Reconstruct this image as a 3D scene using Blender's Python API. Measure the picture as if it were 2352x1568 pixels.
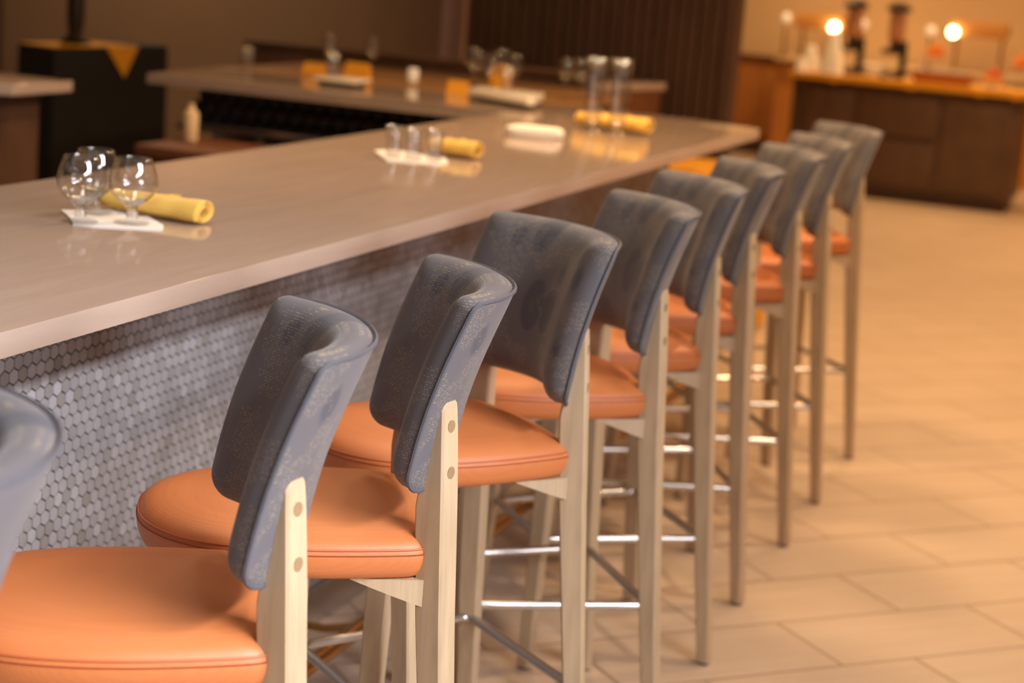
import bpy, bmesh, math, random
from mathutils import Vector, Matrix
random.seed(7)
for o in list(bpy.data.objects): bpy.data.objects.remove(o)
SC = bpy.context.scene
COL = SC.collection
PI = math.pi
R = math.radians

# ------------------------------------------------------------------ camera
YAW, PIT, ROL = R(18.86), R(11.61), R(4.66)
fw = Vector((-math.sin(YAW)*math.cos(PIT), math.cos(YAW)*math.cos(PIT), -math.sin(PIT)))
r0 = Vector((math.cos(YAW), math.sin(YAW), 0)); u0 = r0.cross(fw)
rt = math.cos(ROL)*r0 + math.sin(ROL)*u0
up = -math.sin(ROL)*r0 + math.cos(ROL)*u0
CAMPOS = Vector((0, 0, 1.64))
cd = bpy.data.cameras.new('camera'); cam = bpy.data.objects.new('camera', cd); COL.objects.link(cam)
m = Matrix((rt, up, -fw)).transposed().to_4x4(); m.translation = CAMPOS
cam.matrix_world = m
cd.sensor_width = 36; cd.lens = 4265/2352*36
cd.clip_start = 0.05; cd.clip_end = 80
cd.dof.use_dof = True; cd.dof.focus_distance = 2.75; cd.dof.aperture_fstop = 3.2
SC.camera = cam

# ------------------------------------------------------------------ view, world, big lights
SC.view_settings.view_transform = 'Standard'
SC.view_settings.look = 'None'
SC.view_settings.gamma = 1
SC.view_settings.use_curve_mapping = False
SC.view_settings.exposure = 0.05
w = bpy.data.worlds.new('world'); SC.world = w; w.use_nodes = True
bg = w.node_tree.nodes['Background']; bg.inputs[0].default_value = (0.80, 0.62, 0.46, 1); bg.inputs[1].default_value = 0.10

def area(name, loc, target, sx, sy, power, color, spread=180):
    l = bpy.data.lights.new(name, 'AREA'); l.shape = 'RECTANGLE'; l.size = sx; l.size_y = sy
    l.energy = power; l.color = color; l.spread = R(spread)
    o = bpy.data.objects.new(name, l); COL.objects.link(o); o.location = loc
    o.rotation_euler = (Vector(target)-Vector(loc)).to_track_quat('-Z', 'Y').to_euler()
    return o
def spot(name, loc, target, power, color, angle=80, size=0.08, blend=0.8):
    l = bpy.data.lights.new(name, 'SPOT'); l.energy = power; l.color = color
    l.spot_size = R(angle); l.spot_blend = blend; l.shadow_soft_size = size
    o = bpy.data.objects.new(name, l); COL.objects.link(o); o.location = loc
    o.rotation_euler = (Vector(target)-Vector(loc)).to_track_quat('-Z', 'Y').to_euler()
    return o
COOL = (0.96, 0.95, 1.0); WARM = (1.0, 0.60, 0.27); MID = (1.0, 0.80, 0.60)
area('ceiling_strip_light', (1.7, 0.6, 3.11), (-0.9, 0.6, 1.0), 3.6, 0.35, 165, COOL, 90)
area('window_daylight', (5.2, 0.2, 1.75), (-1.6, 1.3, 1.2), 2.6, 2.1, 50, COOL, 70)

# ------------------------------------------------------------------ node helpers
class NT:
    def __init__(s, name):
        s.m = bpy.data.materials.new(name); s.m.use_nodes = True
        s.t = s.m.node_tree; s.b = s.t.nodes['Principled BSDF']
    def n(s, typ, **kw):
        nd = s.t.nodes.new(typ)
        for k, v in kw.items():
            if k.startswith('i_'):
                key = k[2:]; key = int(key) if key.isdigit() else key.replace('_', ' ')
                if hasattr(v, 'is_output') : s.t.links.new(v, nd.inputs[key])
                else: nd.inputs[key].default_value = v
            else: setattr(nd, k, v)
        return nd
    def math(s, op, a, b=None, c=None):
        nd = s.t.nodes.new('ShaderNodeMath'); nd.operation = op
        for i, v in enumerate((a, b, c)):
            if v is None: continue
            if hasattr(v, 'is_output'): s.t.links.new(v, nd.inputs[i])
            else: nd.inputs[i].default_value = v
        return nd.outputs[0]
    def mix(s, fac, a, b):
        nd = s.t.nodes.new('ShaderNodeMix'); nd.data_type = 'RGBA'
        for i, v in ((0, fac), (6, a), (7, b)):
            if hasattr(v, 'is_output'): s.t.links.new(v, nd.inputs[i])
            else: nd.inputs[i].default_value = v
        return nd.outputs[2]
    def set(s, key, v):
        if hasattr(v, 'is_output'): s.t.links.new(v, s.b.inputs[key])
        else: s.b.inputs[key].default_value = v
    def bump(s, h, strength=0.2, dist=0.002):
        nd = s.n('ShaderNodeBump', i_Strength=strength, i_Distance=dist, i_Height=h)
        s.t.links.new(nd.outputs[0], s.b.inputs['Normal'])
    def obj(s, scale=(1, 1, 1), rot=(0, 0, 0), gen='Object'):
        tc = s.n('ShaderNodeTexCoord')
        mp = s.n('ShaderNodeMapping', i_Vector=tc.outputs[gen]); mp.inputs['Scale'].default_value = scale
        mp.inputs['Rotation'].default_value = rot
        return mp.outputs[0]
    def noise(s, vec, scale=5, detail=4, rough=0.5, dist=0):
        return s.n('ShaderNodeTexNoise', i_Vector=vec, i_Scale=scale, i_Detail=detail, i_Roughness=rough, i_Distortion=dist).outputs[0]
    def ramp(s, fac, stops):
        nd = s.n('ShaderNodeValToRGB', i_Fac=fac); cr = nd.color_ramp
        while len(cr.elements) < len(stops): cr.elements.new(0.5)
        for e, (p, c) in zip(cr.elements, stops):
            e.position = p; e.color = c if len(c) == 4 else (*c, 1)
        return nd.outputs[0]
def C4(h, k=1.0):
    f = lambda v: (v/12.92 if v <= 0.04045 else ((v+0.055)/1.055)**2.4)*k
    return tuple(f(x/255) for x in h)+(1,)

def plain(name, col, rough=0.5, metal=0, var=0.08, scale=8, **kw):
    t = NT(name); v = t.obj()
    nz = t.noise(v, scale, 3)
    a = tuple(c*(1-var) for c in col[:3])+(1,); b = tuple(min(1, c*(1+var)) for c in col[:3])+(1,)
    t.set('Base Color', t.mix(nz, a, b)); t.set('Roughness', rough); t.set('Metallic', metal)
    for k, x in kw.items(): t.set(k.replace('_', ' '), x)
    return t.m
def wood(name, c1, c2, rough=0.5, axis='z', scale=1.0, bump=0.05):
    t = NT(name)
    sc = {'z': (22, 22, 1.6), 'y': (22, 1.6, 22), 'x': (1.6, 22, 22)}[axis]
    v = t.obj(tuple(a*scale for a in sc))
    nz = t.noise(v, 2.2, 6, 0.62, 0.6)
    v2 = t.obj((2, 2, 2)); n2 = t.noise(v2, 3, 2)
    f = t.math('ADD', t.math('MULTIPLY', nz, 0.75), t.math('MULTIPLY', n2, 0.3))
    t.set('Base Color', t.ramp(f, [(0.3, c1), (0.72, c2)])); t.set('Roughness', rough)
    t.bump(nz, bump, 0.001)
    return t.m
M = {}
M['leg'] = wood('bleached_maple', C4((168, 145, 116)), C4((200, 176, 144)), 0.42)
M['dowel'] = plain('dowel_plug', C4((150, 124, 92)), 0.5)
M['chrome'] = plain('brushed_chrome', (0.62, 0.60, 0.58, 1), 0.22, 1, 0.03)
M['rubber'] = plain('dark_glide', (0.05, 0.04, 0.035, 1), 0.6)
# orange vinyl with a fine linen emboss
t = NT('orange_vinyl'); v = t.obj()
wx = t.n('ShaderNodeTexWave', i_Vector=v, i_Scale=130.0, i_Distortion=0.4); wx.bands_direction = 'X'
wy = t.n('ShaderNodeTexWave', i_Vector=v, i_Scale=130.0, i_Distortion=0.4); wy.bands_direction = 'Y'
wz = t.n('ShaderNodeTexWave', i_Vector=v, i_Scale=130.0, i_Distortion=0.4); wz.bands_direction = 'Z'
h = t.math('ADD', t.math('ADD', wx.outputs[1], wy.outputs[1]), wz.outputs[1])
nz = t.noise(v, 6, 3)
c = t.mix(nz, C4((190, 107, 58)), C4((202, 121, 69)))
t.set('Base Color', t.mix(t.math('MULTIPLY', h, 0.06), c, C4((236, 158, 96))))
t.set('Roughness', 0.46); t.bump(h, 0.12, 0.0008); M['vinyl'] = t.m
M['vinyl_seam'] = plain('orange_welt', C4((186, 98, 56)), 0.5)
M['thread'] = plain('rust_thread', C4((150, 66, 28)), 0.7)
# grey woven upholstery with big tonal petals and gold flecks
def fabric(name, petals=1.0):
    t = NT(name); v = t.obj()
    v1 = t.obj((1, 1, 1))
    vor = t.n('ShaderNodeTexVoronoi', i_Vector=t.obj((0.0, 11.0, 7.5)), i_Scale=1.0, i_Randomness=0.55); vor.feature = 'F1'
    pet = t.ramp(vor.outputs['Distance'], [(0.35, (1, 1, 1)), (0.39, (0, 0, 0))])
    ns = t.noise(v1, 7, 2)
    base = t.mix(ns, C4((91, 88, 93)), C4((101, 98, 103)))
    base = t.mix(t.math('MULTIPLY', pet, 0.85*petals), base, C4((68, 70, 82)))
    rows = t.n('ShaderNodeTexWave', i_Vector=v, i_Scale=150.0, i_Distortion=0.6); rows.bands_direction = 'Z'
    cols = t.n('ShaderNodeTexWave', i_Vector=t.obj((1, 1, 1), (0, 0, R(45))), i_Scale=170.0, i_Distortion=0.6); cols.bands_direction = 'X'
    rw = t.n('ShaderNodeTexWave', i_Vector=v, i_Scale=88.0, i_Distortion=0.15); rw.bands_direction = 'Z'
    fl = t.noise(t.obj((300, 300, 300)), 1.0, 1); zone = t.noise(v, 14, 2)
    f1 = t.math('MULTIPLY', t.math('GREATER_THAN', fl, 0.54), t.math('GREATER_THAN', rw.outputs[1], 0.62))
    f2 = t.math('GREATER_THAN', zone, 0.52)
    gold = t.math('MULTIPLY', f1, f2)
    t.set('Base Color', t.mix(t.math('MULTIPLY', gold, 0.38), base, C4((196, 176, 132))))
    t.set('Roughness', 0.62); t.set('Sheen Weight', 0.15); t.set('Sheen Roughness', 0.45)
    hh = t.math('ADD', rows.outputs[1], cols.outputs[1]); t.bump(hh, 0.15, 0.0005)
    return t.m
M['fabric'] = fabric('grey_woven_fabric')
M['welt'] = plain('grey_welt', C4((88, 87, 94)), 0.6, 0, 0.1, 60)
# quartz
t = NT('beige_quartz'); v = t.obj((1.2, 9, 9)); v = t.obj((9, 0.9, 9))
nz = t.noise(v, 2.2, 6, 0.6, 0.8); n2 = t.noise(t.obj(), 260, 2)
c = t.ramp(nz, [(0.3, C4((166, 145, 130))), (0.7, C4((178, 158, 143)))])
t.set('Base Color', t.mix(t.math('MULTIPLY', n2, 0.15), c, C4((194, 176, 160))))
geo = t.n('ShaderNodeNewGeometry'); sepn = t.n('ShaderNodeSeparateXYZ', i_Vector=geo.outputs['Normal'])
side = t.math('LESS_THAN', sepn.outputs[2], 0.5)      # polished top, honed edge
t.set('Roughness', t.math('ADD', 0.09, t.math('MULTIPLY', side, 0.6)))
t.set('Specular IOR Level', 0.8)
M['quartz'] = t.m
# hex tile (tone attribute per tile) + grout
t = NT('marble_hex'); at_ = t.n('ShaderNodeAttribute', attribute_name='tone')
v = t.obj(); nz = t.noise(v, 38, 5, 0.6, 1.2)
c = t.ramp(at_.outputs['Fac'], [(0.0, C4((138, 134, 132))), (0.4, C4((152, 150, 153))), (1.0, C4((170, 169, 174)))])
t.set('Base Color', t.mix(t.ramp(nz, [(0.55, (0, 0, 0)), (0.75, (0.4, 0.4, 0.4))]), c, C4((134, 128, 126)))); t.set('Roughness', 0.5); t.set('Specular IOR Level', 0.35); M['hex'] = t.m
M['grout'] = plain('dark_grout', C4((70, 66, 68)), 0.85)
M['brass'] = plain('brass_tube', C4((196, 150, 96)), 0.25, 1, 0.03)
M['walnut'] = wood('walnut_panel', C4((72, 50, 36)), C4((100, 72, 54)), 0.5, 'z', 0.6)
M['umber'] = wood('umber_slats', C4((58, 40, 30)), C4((84, 58, 44)), 0.55, 'z', 0.6)
M['honey'] = wood('honey_wainscot', C4((176, 112, 50)), C4((198, 134, 66)), 0.5, 'z', 0.4)
M['oak'] = wood('oak_top', C4((140, 104, 68)), C4((160, 120, 80)), 0.35, 'x', 0.5)
M['reddish'] = wood('reddish_wood', C4((98, 60, 40)), C4((122, 76, 50)), 0.5, 'x', 0.6)
M['brownwall'] = plain('brown_wallcovering', C4((134, 106, 80)), 0.8, 0, 0.05, 3)
M['cream'] = plain('cream_paint', C4((226, 198, 158)), 0.7, 0, 0.03, 2)
M['ceil'] = plain('ceiling_paint', C4((205, 195, 180)), 0.8, 0, 0.02)
M['pillar'] = plain('mauve_paint', C4((190, 160, 158)), 0.6)
M['black_cloth'] = plain('black_cloth', (0.008, 0.007, 0.007, 1), 0.85)
M['yellow_cloth'] = plain('ochre_cloth', C4((214, 150, 30)), 0.8, 0, 0.06, 30)
M['black'] = plain('black_gloss', (0.012, 0.011, 0.012, 1), 0.3)
M['bronze'] = plain('dark_bronze', (0.035, 0.024, 0.018, 1), 0.4, 0.5)
M['steel'] = plain('stainless', (0.55, 0.56, 0.6, 1), 0.28, 1, 0.03)
M['bottle'] = plain('dark_bottle', (0.01, 0.011, 0.012, 1), 0.12)
M['white'] = plain('white_ceramic', C4((238, 232, 222)), 0.25, 0, 0.02)
M['paper'] = plain('white_paper', C4((240, 236, 232)), 0.85, 0, 0.02)
M['orange'] = plain('orange_fruit', C4((228, 128, 30)), 0.5)
M['amber'] = plain('amber_fruit', C4((204, 92, 30)), 0.45)
M['wicker'] = plain('wicker', C4((172, 104, 42)), 0.7, 0, 0.25, 60)
M['pinkgrain'] = plain('cereal_grain', C4((190, 140, 110)), 0.6, 0, 0.2, 40)
M['hood'] = plain('warm_metal_hood', C4((208, 150, 84)), 0.4)
M['leaf'] = plain('leaf', C4((64, 70, 30)), 0.6)
t = NT('lemon_napkin'); v = t.obj()
ws = t.n('ShaderNodeTexWave', i_Vector=v, i_Scale=240.0, i_Distortion=0.3); nz = t.noise(v, 30, 3)
t.set('Base Color', t.mix(nz, C4((238, 192, 84)), C4((248, 208, 104)))); t.set('Roughness', 0.85); t.set('Sheen Weight', 0.2)
t.bump(t.math('ADD', ws.outputs[1], t.math('MULTIPLY', nz, 2.0)), 0.25, 0.001); M['napkin'] = t.m
def thin_glass(name, refr, base=0.07, edge=0.80, pw=4.0):
    m_ = bpy.data.materials.new(name); m_.use_nodes = True; nt = m_.node_tree; nt.nodes.clear()
    out = nt.nodes.new('ShaderNodeOutputMaterial'); tr = nt.nodes.new('ShaderNodeBsdfTransparent'); tr.inputs[0].default_value = (0.985, 0.988, 0.99, 1)
    gl = nt.nodes.new('ShaderNodeBsdfGlossy'); gl.inputs['Roughness'].default_value = 0.02
    mx = nt.nodes.new('ShaderNodeMixShader'); ge = nt.nodes.new('ShaderNodeNewGeometry')
    dp = nt.nodes.new('ShaderNodeVectorMath'); dp.operation = 'DOT_PRODUCT'; nt.links.new(ge.outputs['Normal'], dp.inputs[0]); nt.links.new(ge.outputs['Incoming'], dp.inputs[1])
    def mt(op, a, b=None):
        q = nt.nodes.new('ShaderNodeMath'); q.operation = op
        for i, v_ in enumerate((a, b)):
            if v_ is None: continue
            if hasattr(v_, 'is_output'): nt.links.new(v_, q.inputs[i])
            else: q.inputs[i].default_value = v_
        return q.outputs[0]
    f_ = mt('ADD', mt('MULTIPLY', mt('POWER', mt('SUBTRACT', 1.0, mt('MINIMUM', mt('ABSOLUTE', dp.outputs['Value']), 1.0)), pw), edge), base)
    nt.links.new(f_, mx.inputs[0]); nt.links.new(tr.outputs[0], mx.inputs[1]); nt.links.new(gl.outputs[0], mx.inputs[2])
    last = mx
    if refr:
        g_ = nt.nodes.new('ShaderNodeBsdfGlass'); g_.inputs['IOR'].default_value = 1.45; g_.inputs['Roughness'].default_value = 0.03
        m2 = nt.nodes.new('ShaderNodeMixShader'); m2.inputs[0].default_value = refr
        nt.links.new(mx.outputs[0], m2.inputs[1]); nt.links.new(g_.outputs[0], m2.inputs[2]); last = m2
    nt.links.new(last.outputs[0], out.inputs[0]); return m_
M['glass'] = thin_glass('thin_clear_glass', 0); M['glass_foot'] = thin_glass('foot_clear_glass', 0, 0.04, 0.35, 5.0); M['glass_solid'] = thin_glass('solid_clear_glass', 0.5, 0.10); M['glass_bright'] = thin_glass('bright_clear_glass', 0, 0.13, 0.85, 3.0)
def emit(name, col, s):
    t = NT(name); t.set('Base Color', (0.9, 0.9, 0.9, 1)); t.set('Emission Color', (*col, 1)); t.set('Emission Strength', s); return t.m
M['glow_warm'] = emit('lamp_glow', (1.0, 0.72, 0.38), 14)
M['glow_cool'] = emit('strip_glow', (0.9, 0.94, 1.0), 3)
M['glow_down'] = emit('downlight_glow', (1.0, 0.78, 0.5), 8)
M['glow_globe'] = emit('globe_glow', (1.0, 0.66, 0.36), 0.4)
M['glow_flame'] = emit('candle_glow', (1.0, 0.72, 0.42), 0.12)
# floor: plank tiles laid at 45 degrees with a third stagger
t = NT('plank_tile'); tc = t.n('ShaderNodeTexCoord')
sp = t.n('ShaderNodeSeparateXYZ', i_Vector=tc.outputs['Object'])
th = R(44.7)
d1 = t.math('ADD', t.math('MULTIPLY', sp.outputs[0], math.cos(th)), t.math('MULTIPLY', sp.outputs[1], math.sin(th)))
d2 = t.math('ADD', t.math('MULTIPLY', sp.outputs[0], -math.sin(th)), t.math('MULTIPLY', sp.outputs[1], math.cos(th)))
TW, TL = 0.3025, 0.615
v2 = t.math('DIVIDE', t.math('SUBTRACT', d2, 3.529), TW); row = t.math('FLOOR', v2); fy = t.math('FRACT', v2)
v1 = t.math('DIVIDE', t.math('SUBTRACT', t.math('SUBTRACT', d1, 2.688), t.math('MULTIPLY', row, 0.3995)), TL); fx = t.math('FRACT', v1); colm = t.math('FLOOR', v1)
ey = t.math('MULTIPLY', t.math('MINIMUM', fy, t.math('SUBTRACT', 1.0, fy)), TW)
ex = t.math('MULTIPLY', t.math('MINIMUM', fx, t.math('SUBTRACT', 1.0, fx)), TL)
e = t.math('MINIMUM', ex, ey)
g = t.math('LESS_THAN', e, 0.0048)
cv = t.n('ShaderNodeCombineXYZ'); t.t.links.new(row, cv.inputs[0]); t.t.links.new(colm, cv.inputs[1])
wn = t.n('ShaderNodeTexWhiteNoise', i_Vector=cv.outputs[0])
cg = t.n('ShaderNodeCombineXYZ'); t.t.links.new(t.math('MULTIPLY', d1, 1.6), cg.inputs[0]); t.t.links.new(t.math('MULTIPLY', d2, 22.0), cg.inputs[1]); t.t.links.new(t.math('MULTIPLY', wn.outputs[0], 9.0), cg.inputs[2])
gr = t.noise(cg.outputs[0], 1.6, 5, 0.6, 0.6)
tone = t.math('ADD', t.math('MULTIPLY', gr, 0.8), t.math('MULTIPLY', wn.outputs[0], 0.2))
c = t.ramp(tone, [(0.2, C4((182, 160, 140))), (0.8, C4((200, 180, 160)))])
t.set('Base Color', t.mix(g, c, C4((150, 126, 106)))); t.set('Roughness', 0.42)
t.bump(t.math('MULTIPLY', t.math('LESS_THAN', e, 0.006), -1.0), 0.4, 0.002)
M['floor'] = t.m

# ------------------------------------------------------------------ object helpers
def link(name, bm, mat, parent=None, smooth=True, mats=None, angle=35):
    me = bpy.data.meshes.new(name); bmesh.ops.recalc_face_normals(bm, faces=bm.faces[:]); bm.to_mesh(me); bm.free()
    for mm in (mats or [mat]): me.materials.append(mm)
    if smooth:
        me.polygons.foreach_set('use_smooth', [True]*len(me.polygons))
        try: me.set_sharp_from_angle(angle=R(angle))
        except Exception: pass
    o = bpy.data.objects.new(name, me); COL.objects.link(o)
    if parent: o.parent = parent
    return o
def thing(name, label, cat, loc=(0, 0, 0), rz=0, group=None):
    o = bpy.data.objects.new(name, None); COL.objects.link(o); o.location = loc; o.rotation_euler = (0, 0, rz)
    o.empty_display_size = 0.1
    return tag(o, label, cat, group)
def tag(o, label, cat, group=None):
    o['label'] = label; o['category'] = cat
    if group: o['group'] = group
    return o
def struct(o): o['kind'] = 'structure'; return o
def copy_tree(o, parent=None):
    c = o.copy(); COL.objects.link(c)
    if parent: c.parent = parent
    for ch in [x for x in bpy.data.objects if x.parent == o]: copy_tree(ch, c)
    return c
def retag(o, label, group=None):
    o['label'] = label
    if group: o['group'] = group
    return o
def bx(bm, x0, x1, y0, y1, z0, z1, bev=0, mat=Matrix()):
    vs = [bm.verts.new(mat @ Vector(p)) for p in ((x0,y0,z0),(x1,y0,z0),(x1,y1,z0),(x0,y1,z0),(x0,y0,z1),(x1,y0,z1),(x1,y1,z1),(x0,y1,z1))]
    fs = [bm.faces.new([vs[i] for i in f]) for f in ((3,2,1,0),(4,5,6,7),(0,1,5,4),(1,2,6,5),(2,3,7,6),(3,0,4,7))]
    if bev:
        ed = list({e for f in fs for e in f.edges})
        bmesh.ops.bevel(bm, geom=ed, offset=bev, segments=2, affect='EDGES', profile=0.6)
    return bm
def box(name, x0, x1, y0, y1, z0, z1, mat, parent=None, bev=0):
    bm = bmesh.new(); bx(bm, x0, x1, y0, y1, z0, z1, bev); return link(name, bm, mat, parent, smooth=bev > 0)
def loft(bm, loops, cap0=True, cap1=True, closed=False):
    rows = [[bm.verts.new(p) for p in L] for L in loops]
    n = len(rows[0]); pairs = list(zip(rows, rows[1:]))
    if closed: pairs.append((rows[-1], rows[0]))
    for a, b in pairs:
        for i in range(n):
            j = (i+1) % n
            bm.faces.new((a[i], a[j], b[j], b[i]))
    if not closed:
        if cap0: bm.faces.new(list(reversed(rows[0])))
        if cap1: bm.faces.new(rows[-1])
    return bm
def tube(bm, pts, r, seg=10, closed=False, cap=True):
    pts = [Vector(p) for p in pts]; n = len(pts); loops = []
    prev = None
    for i, p in enumerate(pts):
        if closed: d = (pts[(i+1) % n]-pts[i-1])
        else: d = pts[min(i+1, n-1)]-pts[max(i-1, 0)]
        d.normalize()
        if prev is None:
            a = Vector((0, 0, 1)) if abs(d.z) < 0.9 else Vector((1, 0, 0)); nrm = d.cross(a).normalized()
        else:
            nrm = (prev - d*prev.dot(d)).normalized()
        prev = nrm; b = d.cross(nrm)
        rr = r[i] if isinstance(r, (list, tuple)) else r
        loops.append([p+(nrm*math.cos(k*2*PI/seg)+b*math.sin(k*2*PI/seg))*rr for k in range(seg)])
    return loft(bm, loops, cap, cap, closed)
def lathe(bm, prof, seg=32, at=(0, 0, 0)):
    x, y, z = at; rows = []
    for r_, h in prof:
        if r_ < 1e-5: rows.append([bm.verts.new((x, y, z+h))])
        else: rows.append([bm.verts.new((x+r_*math.cos(k*2*PI/seg), y+r_*math.sin(k*2*PI/seg), z+h)) for k in range(seg)])
    for a, b in zip(rows, rows[1:]):
        for i in range(seg):
            j = (i+1) % seg
            f = [a[i % len(a)], a[j % len(a)], b[j % len(b)], b[i % len(b)]]
            u = []
            for q in f:
                if q not in u: u.append(q)
            if len(u) > 2: bm.faces.new(u)
    return bm

# ------------------------------------------------------------------ the setting
struct(box('floor', -9, 5, -4, 18, -0.05, 0, M['floor']))
struct(box('ceiling', -9, 5, -4, 18, 3.2, 3.3, M['ceil']))
struct(box('wall_back', -2.9, 5, 17.7, 17.85, 0, 3.2, M['cream']))
struct(box('wall_back', -9, -2.9, 17.7, 17.85, 0, 3.2, M['cream']))
struct(box('wall_left', -9.1, -9, -4, 18, 0, 3.2, M['brownwall']))
struct(box('wall_rear', -9, -3.88, 10.4, 10.55, 0, 3.2, M['brownwall']))
struct(box('wall_right', 5, 5.15, 1.6, 18, 0, 3.2, M['cream']))
struct(box('wall_right', 5, 5.15, -4, -1.2, 0, 3.2, M['cream']))
struct(box('wall_right', 5, 5.15, -1.2, 1.6, 0, 0.6, M['cream']))
struct(box('wall_right', 5, 5.15, -1.2, 1.6, 2.9, 3.2, M['cream']))
wbm = bmesh.new()
for a_ in ((-1.2, -1.14, 0.6, 2.9), (1.54, 1.6, 0.6, 2.9), (-1.14, 1.54, 0.6, 0.66), (-1.14, 1.54, 2.84, 2.9)): bx(wbm, 5.02, 5.10, a_[0], a_[1], a_[2], a_[3], 0.006)
wf = struct(link('window_1', wbm, M['ceil'])); pane = box('window_pane', 5.055, 5.061, -1.14, 1.54, 0.66, 2.84, M['glass'], wf)
bm = bmesh.new(); bx(bm, 1.48, 1.92, -1.25, 2.45, 3.14, 3.2, 0.01)
tag(link('strip_light_housing', bm, M['ceil']), 'long rectangular ceiling light housing above the camera side aisle, out of view', 'ceiling light')
struct(box('trim_1', -3.94, -3.81, 9.86, 9.99, 0, 3.2, M['pillar'], bev=0.008))
struct(box('trim_2', -7.45, -7.21, 10.25, 10.4, 0, 3.2, M['umber'], bev=0.01))
# slatted partition
bm = bmesh.new(); bx(bm, -3.695, -2.2, 9.64, 9.8, 0, 3.2)
x = -3.69
while x < -2.22:
    bx(bm, x, min(x+0.052, -2.2), 9.6, 9.66, 0.0, 3.2, 0.004); x += 0.062
struct(link('wall_partition', bm, M['umber'], angle=30))
# wainscot on the back wall
bm = bmesh.new()
x = -9.0
while x < 5: bx(bm, x, x+0.245, 17.66, 17.7, 0.12, 0.88, 0.004); x += 0.25
struct(link('trim_3', bm, M['honey']))
struct(box('trim_4', -9, 5, 17.63, 17.7, 0.88, 0.93, M['reddish'], bev=0.006))
struct(box('baseboard_back', -9, 5, 17.64, 17.7, 0, 0.12, M['walnut'], bev=0.004))

# ------------------------------------------------------------------ bar counter
bar = thing('bar_counter', 'L-shaped bar counter with beige stone top and grey hexagon mosaic front', 'bar', (-1.9, 3.5, 0))
def P(o, par):
    o.parent = par; o.matrix_parent_inverse = par.matrix_world.inverted() if False else Matrix.Translation(-Vector(par.location)); return o
# stone top: L outline, bevelled edge
def prism(bm, outline, z0, z1, bev=0):
    vb = [bm.verts.new((x, y, z0)) for x, y in outline]; vt = [bm.verts.new((x, y, z1)) for x, y in outline]; n = len(outline)
    fs = [bm.faces.new(list(reversed(vb))), bm.faces.new(vt)]
    for i in range(n): fs.append(bm.faces.new((vb[i], vb[(i+1) % n], vt[(i+1) % n], vt[i])))
    if bev:
        ed = list({e for f in fs for e in f.edges}); bmesh.ops.bevel(bm, geom=ed, offset=bev, segments=2, affect='EDGES', profile=0.6)
    return bm
bm = bmesh.new()
prism(bm, [(-1.51, -1.5), (-1.51, 7.20), (-1.80, 7.32), (-4.02, 7.32), (-3.94, 6.68), (-2.378, 6.68), (-2.378, -1.5)], 1.027, 1.067, 0.003)
P(link('stone_top', bm, M['quartz'], smooth=True), bar)
# core of the bar front
bm = bmesh.new(); bx(bm, -2.05, -1.82, -1.4, 7.02, 0, 1.027)
bx(bm, -3.70, -2.05, 7.02, 7.2, 0, 1.027)
P(link('bar_body', bm, M['walnut'], smooth=False), bar)
P(box('grout_bed', -1.82, -1.8125, -1.4, 7.02, 0.10, 1.027, M['grout']), bar)
P(box('toe_kick', -1.83, -1.80, -1.4, 7.02, 0, 0.10, M['steel'], bev=0.003), bar)
# hexagon mosaic
bm = bmesh.new(); lay = bm.faces.layers.float.new('tone')
PX = 0.0272; Rh = (PX-0.0024)/math.sqrt(3); PZ = PX*math.sqrt(3)/2
random.seed(3)
z = 0.10+Rh; rowi = 0
while z < 1.027:
    y = 0.9+(PX/2 if rowi % 2 else 0)
    while y < 7.0:
        tone = min(1, max(0, random.gauss(0.5, 0.24)))
        o_, i_ = [], []
        for k in range(6):
            a = PI/6+k*PI/3
            zz = z+Rh*math.sin(a); zz = min(zz, 1.0268)
            o_.append(bm.verts.new((-1.8122, y+Rh*math.cos(a), zz)))
            i_.append(bm.verts.new((-1.8104, y+(Rh-0.0008)*math.cos(a), min(z+(Rh-0.0008)*math.sin(a), 1.0262))))
        f = bm.faces.new(i_); f[lay] = tone
        for k in range(6):
            g_ = bm.faces.new((o_[k], o_[(k+1) % 6], i_[(k+1) % 6], i_[k])); g_[lay] = tone
        y += PX
    z += PZ; rowi += 1
P(link('hexagon_mosaic', bm, M['hex'], smooth=False), bar)
# foot rail along the bar
rail = thing('foot_rail', 'brass tube foot rail running low along the mosaic bar front', 'foot rail', (-1.545, 3.5, 0))
bm = bmesh.new(); tube(bm, [(-1.545, -1.0, 0.15), (-1.545, 6.95, 0.15)], 0.019, 14); P(link('tube', bm, M['brass']), rail)
for yy in (0.4, 2.05, 3.7, 5.35, 6.8):
    bm = bmesh.new(); tube(bm, [(-1.80, yy, 0.10), (-1.66, yy, 0.105), (-1.56, yy, 0.13)], 0.010, 8)
    P(link('bracket', bm, M['brass']), rail)

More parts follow.
